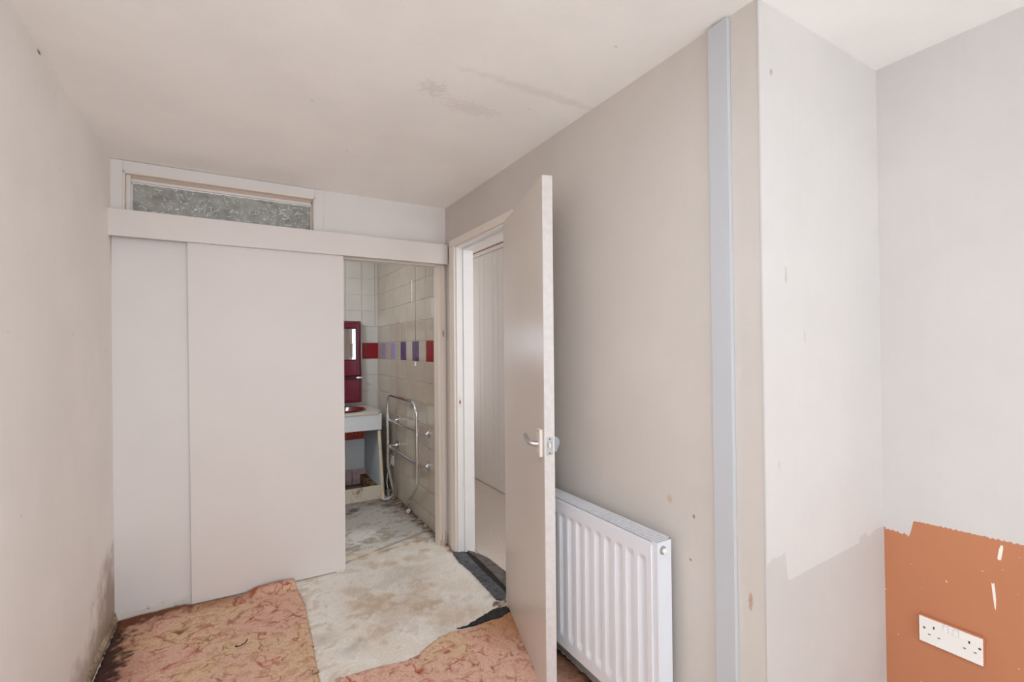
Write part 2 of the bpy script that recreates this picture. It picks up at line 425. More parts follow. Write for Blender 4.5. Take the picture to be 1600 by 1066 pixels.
# fixed panel left of sliding door
box('wall_panel', (XL + .006, OX0, YB - .012, YB, .045, OZ + .03), M['panel'], bev=.001, label='pale fixed panel left of the sliding door', cat='wall panel', kind=S)
sk = MB(); sk.prism([(XL + .03, YB - .018, .0), (XL + .03, YB - .018, .040), (XL + .03, YB - .006, .046), (XL + .03, YB, .046), (XL + .03, YB, 0)], (.72, 0, 0), .001)
obj('baseboard_back', sk, M['skirt_white'], label='chipped white skirting strip under the fixed panel', cat='skirting', kind=S)
sk = MB(); sk.prism([(-.545, YF, 0), (-.508, YF, 0), (-.508, YF, .018), (-.516, YF, .034), (-.545, YF, .036)], (0, YB - .006 - YF, 0), .001)
obj('baseboard_left', sk, M['skirt'], label='low mould stained skirting along the left wall', cat='skirting', kind=S)
sk = MB(); sk.box(XR - .008, XR, YN + .02, DY0 - .09, 0, .03, .002)
obj('baseboard_right', sk, M['wall_right'], smooth=True, label='low cream skirting under the radiator', cat='skirting', kind=S)

# bathroom shell and passage shell
w = MB(); w.box(XT, XR + .1, YB + .06, YT, 0, H)
# (thickness of the right wall already stands there; this grout sheet carries the tiles)
g = MB(); g.box(XT - .002, XT + .002, YB + .06, YT, 0, H); w.bm.free()
wr = wall('wall_bathroom_right', g, M['grout'], 'bathroom right wall of glossy cream tiles with a red and purple row')
wbk = wall('wall_bathroom_back', MB().box(XL - .1, XP + .1, YT, YT + .1, 0, H), M['grout'], 'bathroom back wall of cream tiles with one red tile showing')
w = MB(); w.box(XL - .1, XL, YB + .06, 3.17, 0, H); w.box(XL - .1, XL, 3.67, YT, 0, H); w.box(XL - .1, XL, 3.17, 3.67, 0, 1.1); w.box(XL - .1, XL, 3.17, 3.67, 2.0, H)
wall('wall_bathroom_left', w, M['grout'], 'bathroom left wall with a small added window, behind the sliding door')
t_ = thing('window_3', (XL - .05, 3.42, 1.1), 'small unseen bathroom window added for light behind the sliding door', 'window', kind=S)  # unseen window, added to bring light into the bathroom
fr_ = MB(); fr_.box(XL - .09, XL - .05, 3.17, 3.21, 1.1, 2.0); fr_.box(XL - .09, XL - .05, 3.63, 3.67, 1.1, 2.0); fr_.box(XL - .09, XL - .05, 3.17, 3.67, 1.1, 1.14); fr_.box(XL - .09, XL - .05, 3.17, 3.67, 1.96, 2.0)
obj('window_frame', fr_, M['whitewood'], t_); box('pane', (XL - .07, XL - .066, 3.21, 3.63, 1.14, 1.96), M['glass'], t_)
# passage
w = MB(); w.box(XP, XP + .1, .754, YT, 0, H)
wp = wall('wall_passage', w, M['board'], 'pale boarded far wall of the passage beyond the doorway')
w = MB(); w.box(XR + .1, XP, YN + .1, YN + .16, 0, .65); w.box(XR + .1, 1.43, YN + .1, YN + .16, .65, H); w.box(1.98, XP, YN + .1, YN + .16, .65, H)
wall('wall_passage_end', w, M['wall'], 'near end wall of the passage round an opening added for the fill light')  # opening added to go with the near passage fill

# ------------------------------------------------------------------ wall tiles
Tt = .160; Z0 = .109
def tile_mesh(a, h, axis):
    g_ = .0019
    mb = MB()
    if axis == 'x': mb.box(-.006, 0, -a / 2 + g_, a / 2 - g_, -h / 2 + g_, h / 2 - g_, .0012, 1)
    else: mb.box(-a / 2 + g_, a / 2 - g_, -.006, 0, -h / 2 + g_, h / 2 - g_, .0012, 1)
    me = mesh_of(mb, M['tile_white'])
    return me
cache = {}
def tiles(parent, cells, axis, plane, colour):
    zs = [(0, Z0)] + [(Z0 + Tt * j, min(H - .002, Z0 + Tt * (j + 1))) for j in range(14)]
    for i, (a0, a1) in enumerate(cells):
        for j, (z0, z1) in enumerate(zs):
            k = (round(a1 - a0, 4), round(z1 - z0, 4), axis)
            if k not in cache: cache[k] = tile_mesh(k[0], k[1], axis)
            c = colour(i) if abs((z0 + z1) / 2 - 1.309) < .02 else None
            if c is None and axis == 'x': c = M['tile_shaded']
            p = (plane, (a0 + a1) / 2, (z0 + z1) / 2) if axis == 'x' else ((a0 + a1) / 2, plane, (z0 + z1) / 2)
            r = random.uniform(-.006, .006)
            tl = inst('tile', cache[k], p, parent, rot=((0, random.uniform(-.003, .003), r) if axis == 'x' else (random.uniform(-.002, .002), 0, r * .5)), material=c)
            if c is not None and c is not M['tile_shaded']: tl['label'] = c.name
cells = [(3.062, 3.217)] + [(3.217 + Tt * k, 3.217 + Tt * (k + 1)) for k in range(9)] + [(4.657, YT - .006)]
def cr(i):
    return {1: M['tile_red'], 3: M['tile_purple'], 5: M['tile_purple'], 7: M['tile_lilac'], 9: M['tile_lilac']}.get(i)
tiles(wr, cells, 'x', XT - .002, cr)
xs = [(1.226 - .158 * (k + 1), 1.226 - .158 * k) for k in range(11)]
tiles(wbk, xs, 'y', YT, lambda i: {0: M['tile_red'], 2: M['tile_purple'], 4: M['tile_red'], 6: M['tile_purple'], 8: M['tile_red']}.get(i))

# passage boards
k = 0; y = 3.05
while y < YT - .02:
    wdt = .178 if k % 2 == 0 else .10
    y1 = min(y + wdt, YT - .01)
    box('wall_board', (XP - .012, XP, y + .0015, y1 - .0015, .02, 2.235), M['board'], wp, bev=.003); y = y1; k += 1
box('cornice_board', (XP - .022, XP, .92, YT, 2.24, 2.277), M['board'], wp, bev=.003)
box('timber_strip', (XP - .012, XP, .92, YT, 2.277, H), M['redbrown'], wp)
box('floor_passage', (XR + .11, XP, YN + .1, YT, -.05, .008), M['fawn'], label='beige carpet on the passage floor beyond the doorway', cat='carpet')

# ------------------------------------------------------------------ floor (stained screed), finely divided where seen
def seg_d(p, a, b):
    ab = b - a; k = max(0, min(1, (p - a).dot(ab) / ab.length_squared)); return (p - a - ab * k).length
def sm(x, a, b):
    k = max(0, min(1, (x - a) / (b - a))); return k * k * (3 - 2 * k)
def mixc(a, b, k): return tuple(x + (y - x) * k for x, y in zip(a, b))
def fp(u, v): q = at(u, v, 2, 0); return Vector((q.x, q.y))
fB, fW, fT, fG, fD, fO = (lin(c) for c in ((240, 232, 220), (248, 246, 240), (196, 168, 136), (176, 170, 160), (84, 68, 58), (200, 168, 124)))
line1 = [fp(540, 880), fp(600, 856), fp(676, 826)]
line2 = [fp(590, 864), fp(640, 850), fp(700, 832)]
patches = [(fp(*p), r) for p, r in (((565, 870), .035), ((585, 884), .05), ((610, 880), .045), ((638, 873), .05), ((660, 862), .04), ((596, 862), .03), ((650, 838), .05), ((545, 866), .03))]
specks = [(fp(*p), r) for p, r in (((552, 798), .05), ((545, 803), .04), ((580, 788), .04), ((608, 790), .06), ((618, 800), .03), ((600, 782), .05))]
lights_ = [(fp(*p), r) for p, r in (((725, 890), .14), ((530, 905), .12), ((560, 840), .14), ((500, 960), .12), ((625, 982), .04), ((760, 930), .08))]
tans = [(fp(*p), r) for p, r in (((620, 955), .16), ((585, 945), .12), ((650, 930), .12), ((560, 925), .08), ((600, 985), .08), ((700, 960), .12))]
greys = [(fp(*p), r) for p, r in (((505, 1000), .06), ((560, 1010), .05), ((690, 985), .05), ((625, 900), .13), ((560, 815), .2), ((545, 1020), .05))]
def floor_col(x, y):
    p = Vector((x, y)); q = Vector((x, y, 0))
    n1 = noise.fractal(q * 5, .8, 2, 4) ; n2 = noise.fractal(q * 22 + Vector((5, 1, 0)), .7, 2, 4)
    c = mixc(fB, fW, sm(n1, -.3, .5)); wb_ = .5 + .9 * n2 + .4 * n1
    def spot(lst, colr, amt, c):
        for s_, r in lst:
            d = (p - s_).length / r + n2 * .75 + n1 * .5
            c = mixc(c, colr, amt * (1 - sm(d, .3, 1.35)))
        return c
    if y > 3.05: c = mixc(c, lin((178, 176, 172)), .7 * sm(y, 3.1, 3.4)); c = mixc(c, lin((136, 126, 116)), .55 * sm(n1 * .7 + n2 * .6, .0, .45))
    c = spot(lights_, fW, .75, c); c = spot(tans, fT, .42, c); c = spot(greys, fG, .3, c)
    c = mixc(c, fT, .35 * sm(n1 + n2 * .4, .25, .7))
    c = spot(patches, fO, .5, c)
    d1 = min(seg_d(p, line1[0], line1[1]), seg_d(p, line1[1], line1[2])) + n2 * .008
    d1 += abs(n1) * .012; c = mixc(c, lin((138, 120, 106)), .7 * (1 - sm(d1, .003, .020)))
    d2 = min(seg_d(p, line2[0], line2[1]), seg_d(p, line2[1], line2[2])) + n2 * .012
    c = mixc(c, fO, .6 * sm(n1 + n2, -.5, .3) * (1 - sm(d2, .012, .034)))
    c = spot(specks, fD, .8, c)
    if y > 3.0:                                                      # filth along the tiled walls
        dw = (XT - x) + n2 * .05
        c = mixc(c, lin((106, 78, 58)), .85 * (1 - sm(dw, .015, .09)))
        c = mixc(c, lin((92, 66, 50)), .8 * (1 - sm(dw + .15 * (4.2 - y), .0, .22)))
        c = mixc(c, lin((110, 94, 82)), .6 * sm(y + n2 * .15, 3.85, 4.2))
    elif y > 2.82: c = mixc(c, lin((112, 62, 34)), .8 * (1 - sm((1.225 - x) + n2 * .03, .005, .04)))
    if y > 1.9 and x < .40: c = mixc(c, lin((196, 170, 146)), .35 * sm(n2, .0, .35))
    cr_ = abs(noise.noise(Vector((x * 9, y * 9, 4)))) + abs(n2) * .02
    c = mixc(c, lin((120, 108, 96)), .25 * (1 - sm(cr_, .0, .012)))
    return c
def floor_z(x, y):
    q = Vector((x, y, 0))
    return .0012 * noise.fractal(q * 20, .8, 2, 3)
def add_attr(me, cols):
    a = me.attributes.new('tint', 'FLOAT_COLOR', 'POINT')
    flat = []
    for c in cols: flat.extend((c[0], c[1], c[2], 1.))
    a.data.foreach_set('color', flat)
xsn = [XL - .1] + [(-.52 + i * .0125) for i in range(int((1.34 + .52) / .0125) + 1)] + [1.36]
ysn = [YF, -1.5, -.5, .3, .9, 1.3, 1.6] + [1.75 + i * .0125 for i in range(int((4.3 - 1.75) / .0125) + 1)] + [4.5, YT + .02]
V = []; Fc = []; C_ = []
for y in ysn:
    for x in xsn: V.append((x, y, floor_z(x, y))); C_.append(floor_col(x, y))
nx = len(xsn)
for j in range(len(ysn) - 1):
    for i in range(nx - 1): a = j * nx + i; Fc.append((a, a + 1, a + 1 + nx, a + nx))
me = bpy.data.meshes.new('floor'); me.from_pydata(V, [], Fc); me.materials.append(M['concrete']); add_attr(me, C_)
me.polygons.foreach_set('use_smooth', [True] * len(me.polygons))
fo = bpy.data.objects.new('floor', me); COL.objects.link(fo)
finish(fo, 'bare concrete floor with tan stains running on into the bathroom', 'floor', kind=S)
box('floor_slab', (XL - .1, XP + .1, YF - .1, YT + .1, -.2, -.06), M['grout'], label='concrete slab under the floor finishes', cat='floor', kind=S)
box('floor_recess', (1.355, XA, YF, YN, -.05, .002), M['grout'], label='concrete floor continuing into the recess', cat='floor', kind=S)

# ------------------------------------------------------------------ carpets
cS, cTan, cR, cDk, cBr = (lin(c) for c in ((249, 204, 182), (246, 212, 176), (196, 104, 78), (62, 38, 38), (158, 98, 62)))
def groove(x, y):
    q = Vector((x, y, 0))
    w1 = Vector((noise.noise(q * 10), noise.noise(q * 10 + Vector((7, 3, 1))), 0)) * .05 + Vector((noise.noise(q * 40), noise.noise(q * 40 + Vector((2, 9, 4))), 0)) * .016
    out = 0
    for sc_, sd_, am in ((7.5, 0, 1.0), (12.0, 5, .7)):
        d, _p = noise.voronoi((q + w1) * sc_ + Vector((sd_, sd_, 0)), distance_metric='DISTANCE')
        g1 = 1 - sm((d[1] - d[0]) / sc_, .0008, .0060)
        out = max(out, am * g1 * sm(noise.noise(q * 15 + Vector((1 + sd_, 5, 0))), -.14, .16))
    return out
def carpet_col(x, y, g_, left):
    q = Vector((x, y, 0)); n1 = noise.fractal(q * 3.1 + Vector((3, 0, 0)), .8, 2, 4); n2 = noise.fractal(q * 26, .7, 2, 3)
    tan = sm(n1 + .25 * n2 + (.5 * sm(x, -.2, .2) * sm(2.75 - y, 0, .5) if left else -.12), -.12, .5)
    c = mixc(cS, cTan, tan * .95); n3 = noise.noise(q * 110); c = tuple(k * (1 + .10 * n3) for k in c)
    c = mixc(c, mixc(c, cR, .4), sm(n2, .0, .5) * .8)
    c = mixc(c, cR if noise.noise(q * 6) > -.1 else cBr, g_ * .95)
    if left:
        dl = x + .51; db = 2.975 - y - .02 * sm(x, -.3, 0)
        br = 1 - sm(dl + n2 * .09 + n1 * .05, .02, .22); c = mixc(c, cBr, br * .55)
        dk = 1 - sm(dl + n2 * .06 + .0 * n1 - .04 * sm(2.9 - y, 0, .5), .02, .10); c = mixc(c, cDk, dk * .92)
        dkb = (1 - sm(db + n2 * .05 + .11 * sm(x, -.42, .0), .05, .13)); c = mixc(c, cDk, dkb * .9)
        brb = (1 - sm(db + n2 * .06 , .03, .15)) * (1 - sm(x, 0, .25)); c = mixc(c, cBr, brb * .55)
        lip = sm(x, .02, .08) * (1 - sm(db + n2 * .02, .01, .075)); c = mixc(c, lin((186, 108, 82)), lip * .7)
    else:
        dr = 1.225 - x; c = mixc(c, cBr, .8 * (1 - sm(dr + n2 * .06, .03, .2)) ); c = mixc(c, cDk, .7 * (1 - sm(dr + n2 * .04, .0, .04)))
        hs = 1 - sm((Vector((x, y)) - Vector((1.12, 1.98))).length + n2 * .08, .05, .25); c = mixc(c, lin((196, 140, 92)), hs * .6)
    return c
def make_carpet(name, outline, left, label, group=None):
    pts = []
    for (x0, y0), (x1, y1) in zip(outline, outline[1:] + outline[:1]):
        L = math.hypot(x1 - x0, y1 - y0); n = max(1, int(L / (.006 if max(y0, y1) > 1.5 else .05)))
        for i in range(n):
            k_ = i / n; x = x0 + (x1 - x0) * k_; y = y0 + (y1 - y0) * k_
            j_ = .006 if y > 1.4 else 0
            x += j_ * noise.noise(Vector((x * 60, y * 60, 2))) + j_ * random.uniform(-.25, .25); y += j_ * 1.2 * noise.noise(Vector((x * 70, y * 70, 8)))
            pts.append(Vector((x, y)))
    nb = len(pts); edges = [(i, (i + 1) % nb) for i in range(nb)]
    from mathutils.geometry import intersect_point_line
    xs_ = [p.x for p in pts]; ys_ = [p.y for p in pts]
    def inside(x, y):
        c = False; j = len(outline) - 1
        for i in range(len(outline)):
            xi, yi = outline[i]; xj, yj = outline[j]
            if (yi > y) != (yj > y) and x < (xj - xi) * (y - yi) / (yj - yi) + xi: c = not c
            j = i
        return c
    def edge_dist(x, y):
        p = Vector((x, y)); return min(seg_d(p, Vector(outline[i - 1]), Vector(outline[i])) for i in range(len(outline)))
    y = min(ys_)
    while y < max(ys_):
        st = .0052 if y > 1.45 else .12
        x = min(xs_)
        while x < max(xs_):
            if inside(x, y) and edge_dist(x, y) > st * .8: pts.append(Vector((x + random.uniform(-.25, .25) * st, y + random.uniform(-.25, .25) * st)))
            x += st
        y += st
    vo, eo, fo_, _a, _b, _c = delaunay_2d_cdt(pts, edges, [], 1, 1e-6)
    V_ = []; C2 = []
    for p in vo:
        x, y = p.x, p.y; ed = edge_dist(x, y); g_ = groove(x, y) if y > 1.4 else 0
        q = Vector((x, y, 0))
        z = .012 + .003 * noise.fractal(q * 7, .8, 2, 2) + .0018 * noise.noise(q * 130) - .0042 * g_
        z -= .006 * (1 - sm(ed, 0, .012))
        if left:
            z += .026 * sm(x, .0, .10) * sm(y, 2.85, 2.91)           # rucked up against the sliding door
            z += .006 * sm(y, 2.86, 2.95)
        V_.append((x, y, max(.003, z))); C2.append(carpet_col(x, y, g_, left))
    # skirt down to the floor
    cnt = {}
    for f in fo_:
        for i in range(3):
            a, b = f[i], f[(i + 1) % 3]; cnt.setdefault((min(a, b), max(a, b)), []).append((a, b))
    base = {}; F2 = [tuple(f) for f in fo_]
    for key, l_ in cnt.items():
        if len(l_) == 1:
            a, b = l_[0]
            for v in (a, b):
                if v not in base:
                    base[v] = len(V_); V_.append((V_[v][0], V_[v][1], .0)); C2.append(mixc(C2[v], (0.12, .08, .06), .35))
            F2.append((b, a, base[a], base[b]))
    me = bpy.data.meshes.new(name); me.from_pydata(V_, [], F2); me.materials.append(M['carpet']); add_attr(me, C2)
    me.polygons.foreach_set('use_smooth', [True] * len(me.polygons))
    o = bpy.data.objects.new(name, me); COL.objects.link(o); finish(o, label, 'carpet'); return o
YC = .9
make_carpet('carpet_piece', [(-.503, YC), (.27, YC), (.27, 1.3), (.283, 2.02), (.285, 2.14), (.294, 2.39), (.301, 2.64), (.290, 2.80), (.272, 2.925), (.21, 2.932),
    (.10, 2.932), (.04, 2.935), (.0, 2.93), (-.06, 2.945), (-.2, 2.945), (-.235, 2.972), (-.35, 2.972), (-.503, 2.968)], True,
    'large worn pink carpet piece left, blackened by damp along the left wall')
make_carpet('carpet_piece', [(.285, YC), (1.21, YC), (1.215, 2.02), (1.17, 2.055), (1.115, 2.035), (1.03, 2.04), (.93, 2.035), (.86, 2.055), (.80, 2.045), (.73, 2.01), (.67, 1.975),
    (.60, 1.965), (.52, 1.985), (.427, 1.995), (.345, 2.005), (.315, 1.97), (.30, 1.6), (.285, 1.3)], False,
    'cut pink carpet piece running under the open door to the radiator')

# black torn underlay and threshold
def slab(name, pix, z0, z1, material, parent=None, amp=.003, **kw):
    """ragged flat piece: outline taken on the floor plane, real thickness"""
    pts = [fp(*p) if len(p) == 2 else Vector(p[:2]) for p in pix]; out = []
    for a, b in zip(pts, pts[1:] + pts[:1]):
        n = max(1, int((b - a).length / .012))
        for i in range(n):
            q = a + (b - a) * (i / n); q = q + Vector((noise.noise(Vector((q.x * 90, q.y * 90, 1))), noise.noise(Vector((q.x * 90, q.y * 90, 6))))) * amp * 2
            out.append(q)
    V2, _e, F_, *_r = delaunay_2d_cdt(out + [], [(i, (i + 1) % len(out)) for i in range(len(out))], [], 1, 1e-6)
    mb = MB(); b = mb.bm
    top = [b.verts.new((q.x, q.y, z1 + .0015 * noise.noise(Vector((q.x * 50, q.y * 50, 3))))) for q in V2]; bot = [b.verts.new((q.x, q.y, z0)) for q in V2]
    cnt = {}
    for f in F_:
        b.faces.new([top[i] for i in f])
        for i in range(3): a_, c_ = f[i], f[(i + 1) % 3]; cnt.setdefault((min(a_, c_), max(a_, c_)), []).append((a_, c_))
    for l_ in cnt.values():
        if len(l_) == 1: a_, c_ = l_[0]; b.faces.new((top[c_], top[a_], bot[a_], bot[c_]))
    return obj(name, mb, material, parent, **kw)
slab('torn_underlay', [(714, 984), (724, 983), (745, 978), (765, 971), (794, 966), (800, 955), (790, 950), (770, 954), (758, 962), (742, 972), (730, 979)], .001, .007, M['underlay'],
     label='black torn underlay strip between bare concrete and right carpet', cat='underlay', origin=(.95, 2.05, 0))
th = thing('threshold', (1.25, 2.45, 0), 'black bitumen coated threshold across the passage doorway', 'threshold')
slab('bitumen_strip', [(707, 866), (716, 862), (730, 868), (745, 885), (790, 929), (790, 942), (775, 938), (760, 921), (735, 894), (718, 880)], .001, .010, M['bitumen'], th)
slab('threshold_board', [(726, 861), (742, 866), (760, 873), (775, 884), (793, 899), (793, 923), (776, 905), (750, 879), (737, 868)], .001, .012, M['bitumen_brown'], th, amp=.0012)
slab('dark_joint', [(722, 863), (732, 863), (750, 878), (793, 922), (793, 930), (748, 887), (724, 868)], .001, .005, M['dark'], th, amp=.0006)
# lumps on the bitumen
lm = MB()
for i in range(26):
    u = random.uniform(0, 1); q = fp(713 + 66 * u + random.uniform(-4, 8), 868 + 60 * u + random.uniform(-3, 3))
    r = random.uniform(.003, .008); bmesh.ops.create_icosphere(lm.bm, subdivisions=1, radius=r, matrix=Matrix.Translation((q.x, q.y, .011)) @ Matrix.Diagonal((1, 1.4, .6, 1)))
obj('bitumen_crumbs', lm, M['bitumen'], th, smooth=True, kind='stuff')
# broken concrete edge at the end of the threshold
rb = MB()
for (u, v, r) in ((776, 944, .016), (782, 947, .012), (786, 942, .014), (779, 951, .010), (788, 948, .012), (772, 947, .008)):
    q = fp(u, v); bmesh.ops.create_icosphere(rb.bm, subdivisions=2, radius=r, matrix=Matrix.Translation((q.x, q.y, .003)) @ Matrix.Diagonal((1.3, 1, .5, 1)))
for v in rb.bm.verts: v.co += Vector((1, 1, 1)) * .003 * noise.noise(v.co * 120)
obj('concrete_crumbs', rb, M['rubble'], label='broken concrete crumbs where the black threshold meets the open door', cat='debris', kind='stuff', origin=(1.2, 2.15, 0))
# curled black wire on the left carpet
q = fp(375, 1016); z = .02
path = [(q.x - .012, q.y + .012, z), (q.x - .018, q.y + .003, z), (q.x - .008, q.y - .003, z), (q.x + .008, q.y, z), (q.x + .022, q.y + .008, z + .003), (q.x + .03, q.y + .02, z + .008)]
obj('bent_wire', MB().tube(path, .002, 8), M['dark'], label='small bent black wire lying on the left carpet', cat='wire', smooth=True, origin=(q.x, q.y, .015))

# ------------------------------------------------------------------ fanlight over the sliding door
fl = thing('window_1', (-.05, YB, 2.0), 'long low fanlight of obscured grey glass above the pelmet board', 'window', kind=S)
fx0, fx1, fz0, fz1 = XL, .445, 2.0, 2.287
gx0, gx1, gz0, gz1 = -.468, .377, 2.01, 2.193
ax0, ax1, az1 = -.496, .397, 2.232
f_ = MB()
f_.box(fx0, ax0, YB - .010, YB + .055, fz0, fz1, .002); f_.box(ax1, fx1, YB - .010, YB + .055, fz0, fz1, .002); f_.box(ax0, ax1, YB - .010, YB + .055, az1, fz1, .002)
obj('window_frame', f_, M['panel'], fl, smooth=True)
f_ = MB(); bw = .009
f_.box(ax0, ax0 + bw, YB - .016, YB + .02, fz0, az1, .002); f_.box(ax1 - bw, ax1, YB - .016, YB + .02, fz0, az1, .002); f_.box(ax0, ax1, YB - .016, YB + .02, az1 - bw, az1, .002)
obj('outer_bead', f_, M['gloss'], fl, smooth=True)
f_ = MB()
f_.box(ax0 + bw, gx0, YB + .012, YB + .032, fz0, az1 - bw, .002); f_.box(gx1, gx1 + .005, YB + .018, YB + .032, fz0, gz1 + .014, .002); f_.box(gx0, gx1, YB + .018, YB + .032, gz1, gz1 + .014, .002)
obj('glazing_bead', f_, M['panel'], fl, smooth=True)
f_ = MB(); f_.box(gx0 - .01, ax1 - bw, YB + .024, YB + .034, gz1 + .012, az1 - bw); f_.box(gx1 + .004, ax1 - bw, YB + .024, YB + .034, fz0, gz1 + .02)
obj('rebate', f_, M['tan'], fl, label='tan rebate round the glass')  # tan strips along the top and right of the glass only
# ragged paint cut in on the glass
pts = []; n = 150
for i in range(n + 1):
    x = gx0 + (gx1 - gx0) * i / n; pts.append((x, YB + .029, gz1 - .006 - .004 * noise.noise(Vector((x * 40, 0, 0))) - .003 * noise.noise(Vector((x * 120, 2, 0)))))
ov = MB()
for a, b in zip(pts, pts[1:]): ov.prism([a, b, (b[0], b[1], gz1), (a[0], a[1], gz1)], (0, .001, 0))
pts = [(gx0 + .005 + .003 * noise.noise(Vector((z_ * 70, 5, 0))), YB + .029, z_) for z_ in [gz0 + i * .006 for i in range(31)]]
for a, b in zip(pts, pts[1:]): ov.prism([a, b, (gx0, b[1], b[2]), (gx0, a[1], a[2])], (0, .001, 0))
obj('paint_overrun', ov, M['whitewood'], fl, label='white paint run over the edge of the glass')
pane = box('pane', (gx0, gx1, YB + .030, YB + .035, gz0, gz1), M['obscure'], fl)
rl = MB(); random.seed(11)
for i in range(330):
    cx, cz = random.uniform(gx0 + .01, gx1 - .01), random.uniform(gz0, gz1 - .01); R_ = random.uniform(.012, .045); a0 = random.uniform(0, 6.28); da = random.uniform(.4, 1.1); w_ = random.uniform(.0010, .0030)
    vs_ = []
    for k_ in range(7):
        a = a0 + da * k_ / 6; ww = w_ * math.sin(math.pi * (k_ + .35) / 6.7)
        for s_ in (-1, 1):
            r = R_ + s_ * ww; x_ = min(gx1, max(gx0, cx + r * math.cos(a))); z_ = min(gz1, max(gz0, cz + r * math.sin(a) * .9)); vs_.append((x_, z_))
    bb = [rl.bm.verts.new((x_, YB + .0294 - (.0008 if (j % 2) else 0), z_)) for j, (x_, z_) in enumerate(vs_)]
    for k_ in range(6): rl.bm.faces.new((bb[2 * k_], bb[2 * k_ + 1], bb[2 * k_ + 3], bb[2 * k_ + 2]))
obj('glass_relief', rl, M['relief'], pane, kind='stuff')

# pelmet
PZ0, PZ1 = 1.894, 2.026
pe = thing('pelmet', (.34, YB - .035, PZ0), 'long cream pelmet board hiding the sliding door track', 'pelmet')
box('board', (XL, XR - .012, YB - .072, YB - .052, PZ0, PZ1), M['sliding'], pe, bev=.002)
box('top_board', (XL, XR - .012, YB - .052, YB - .011, PZ1 - .02, PZ1 - .002), M['sliding'], pe, bev=.001)
box('track', (XL + .02, OX1, YB - .030, YB - .014, PZ0 + .045, PZ0 + .105), M['steel'], pe)
# sliding door
sd = thing('door_1', (.17, YB - .03, .012), 'plain cream sliding door half open in front of the bathroom', 'door', kind=S)
yf = YB - .047
obj('door_panel', MB().prism([(-.229, yf, 1.965), (.552, yf, 1.965), (.558, yf, .006), (-.207, yf, .014)], (0, .030, 0), .0018), M['sliding'], sd, smooth=True)
box('guide_block', (.505, .548, yf - .004, yf + .028, .001, .012), M['gloss'], sd)
# small keeper on the upright
kp = thing('door_keeper', (XR - .028, YB - .024, 1.39), 'small cream painted keeper plate on the upright beside the doorway', 'keeper')
box('plate', (XR - .038, XR - .0205, YB - .026, YB - .0205, 1.385, 1.475), M['cream_plastic'], kp, bev=.0015)
box('slot', (XR - .034, XR - .026, YB - .0268, YB - .0258, 1.41, 1.45), M['jamb_foot'], kp)

# ------------------------------------------------------------------ room doorway frame
fr = thing('door_frame', (XR + .05, (DY0 + DY1) / 2, 0), 'white and cream painted frame round the open passage doorway', 'door frame', kind=S)
xa0, xa1 = XR - .001, XR + .118
j_ = MB(); j_.box(xa0, xa1, DY1, DY1 + .03, 0, DZ + .03, .002); obj('jamb', j_, M['whitewood'], fr, smooth=True)
j_ = MB(); j_.box(xa0, xa1, DY0 - .03, DY0, 0, DZ + .03, .002); obj('jamb', j_, M['whitewood'], fr, smooth=True)
j_ = MB(); j_.box(xa0, xa1, DY0, DY1, DZ, DZ + .03, .002); obj('head', j_, M['whitewood'], fr, smooth=True)
st_ = MB(); sx0 = XR + .042
st_.box(sx0, xa1 - .005, DY1 - .013, DY1, 0, DZ, .002); st_.box(sx0, xa1 - .005, DY0, DY0 + .013, 0, DZ, .002); st_.box(sx0, xa1 - .005, DY0 + .013, DY1 - .013, DZ - .013, DZ, .002)
obj('door_stop', st_, M['whitewood'], fr, smooth=True)
ar = MB(); at_ = .016; aw = .075
def arch(x0, x1):
    ar.box(x0, x1, DY1 + .012, DY1 + .012 + aw, 0, DZ + .012, .003); ar.box(x0, x1, DY0 - .012 - aw + .02, DY0 - .012, 0, DZ + .012, .003)
    ar.box(x0, x1, DY0 - .012 - aw + .02, DY1 + .012 + aw, DZ + .012, DZ + .012 + .046, .003)
arch(XR - at_, XR); obj('architrave', ar, M['gloss'], fr, smooth=True)
ar = MB(); arch(XR + .10, XR + .10 + at_); obj('architrave', ar, M['whitewood'], fr, smooth=True)
sp = box('strike_plate', (XR + .008, XR + .028, DY1 - .0015, DY1 + .001, .945, 1.015), M['gloss'], fr, label='painted over strike plate')
box('latch_hole', (XR + .013, XR + .022, DY1 - .0022, DY1 - .0012, .968, .99), M['rusty'], sp)
# rotten foot of the frame
ft = MB(); random.seed(3)
for i in range(9):
    x = OX1 + .006 + i * .0065; h_ = random.uniform(.02, .10); ft.box(x, x + random.uniform(.0008, .002), YB - .0208, YB - .0198, 0, h_)
obj('rotten_foot', ft, M['jamb_foot'], fr, label='rust brown cracks at the rotten foot of the upright')

# ------------------------------------------------------------------ open door leaf
hinge = Vector((1.203, 2.137)); latch = Vector((.998, 1.470))
dv = (latch - hinge).normalized(); nv = Vector((dv.y, -dv.x))        # nv points into the room, away from the wall
if nv.x > 0: nv = -nv
Lw = (latch - hinge).length; TH = .042
LM = Matrix(((dv.x, -nv.x, 0, hinge.x), (dv.y, -nv.y, 0, hinge.y), (0, 0, 1, 0), (0, 0, 0, 1)))   # local: x along leaf, y towards the wall, z up
LT0, LT1 = .012, 1.990
dr = thing('door_2', (hinge.x, hinge.y, LT0), 'flush cream door standing wide open in front of the radiator', 'door', kind=S)
def lb(name, b, material, parent, bev=0., **kw): return obj(name, MB().box(*b, bev=bev, mtx=LM), material, parent, smooth=bev > 0, **kw)
lb('door_leaf', (0, Lw - .001, 0, TH, LT0, LT1), M['leaf'], dr, .0015)
lb('edge_lipping', (Lw - .001, Lw + .001, .001, TH - .001, LT0 + .001, LT1 - .001), M['edge'], dr)
bx = lb('backplate', (Lw - .058, Lw - .014, -.014, 0, .915, 1.020), M['cream_plastic'], dr, .003, label='paint spattered cream backplate')
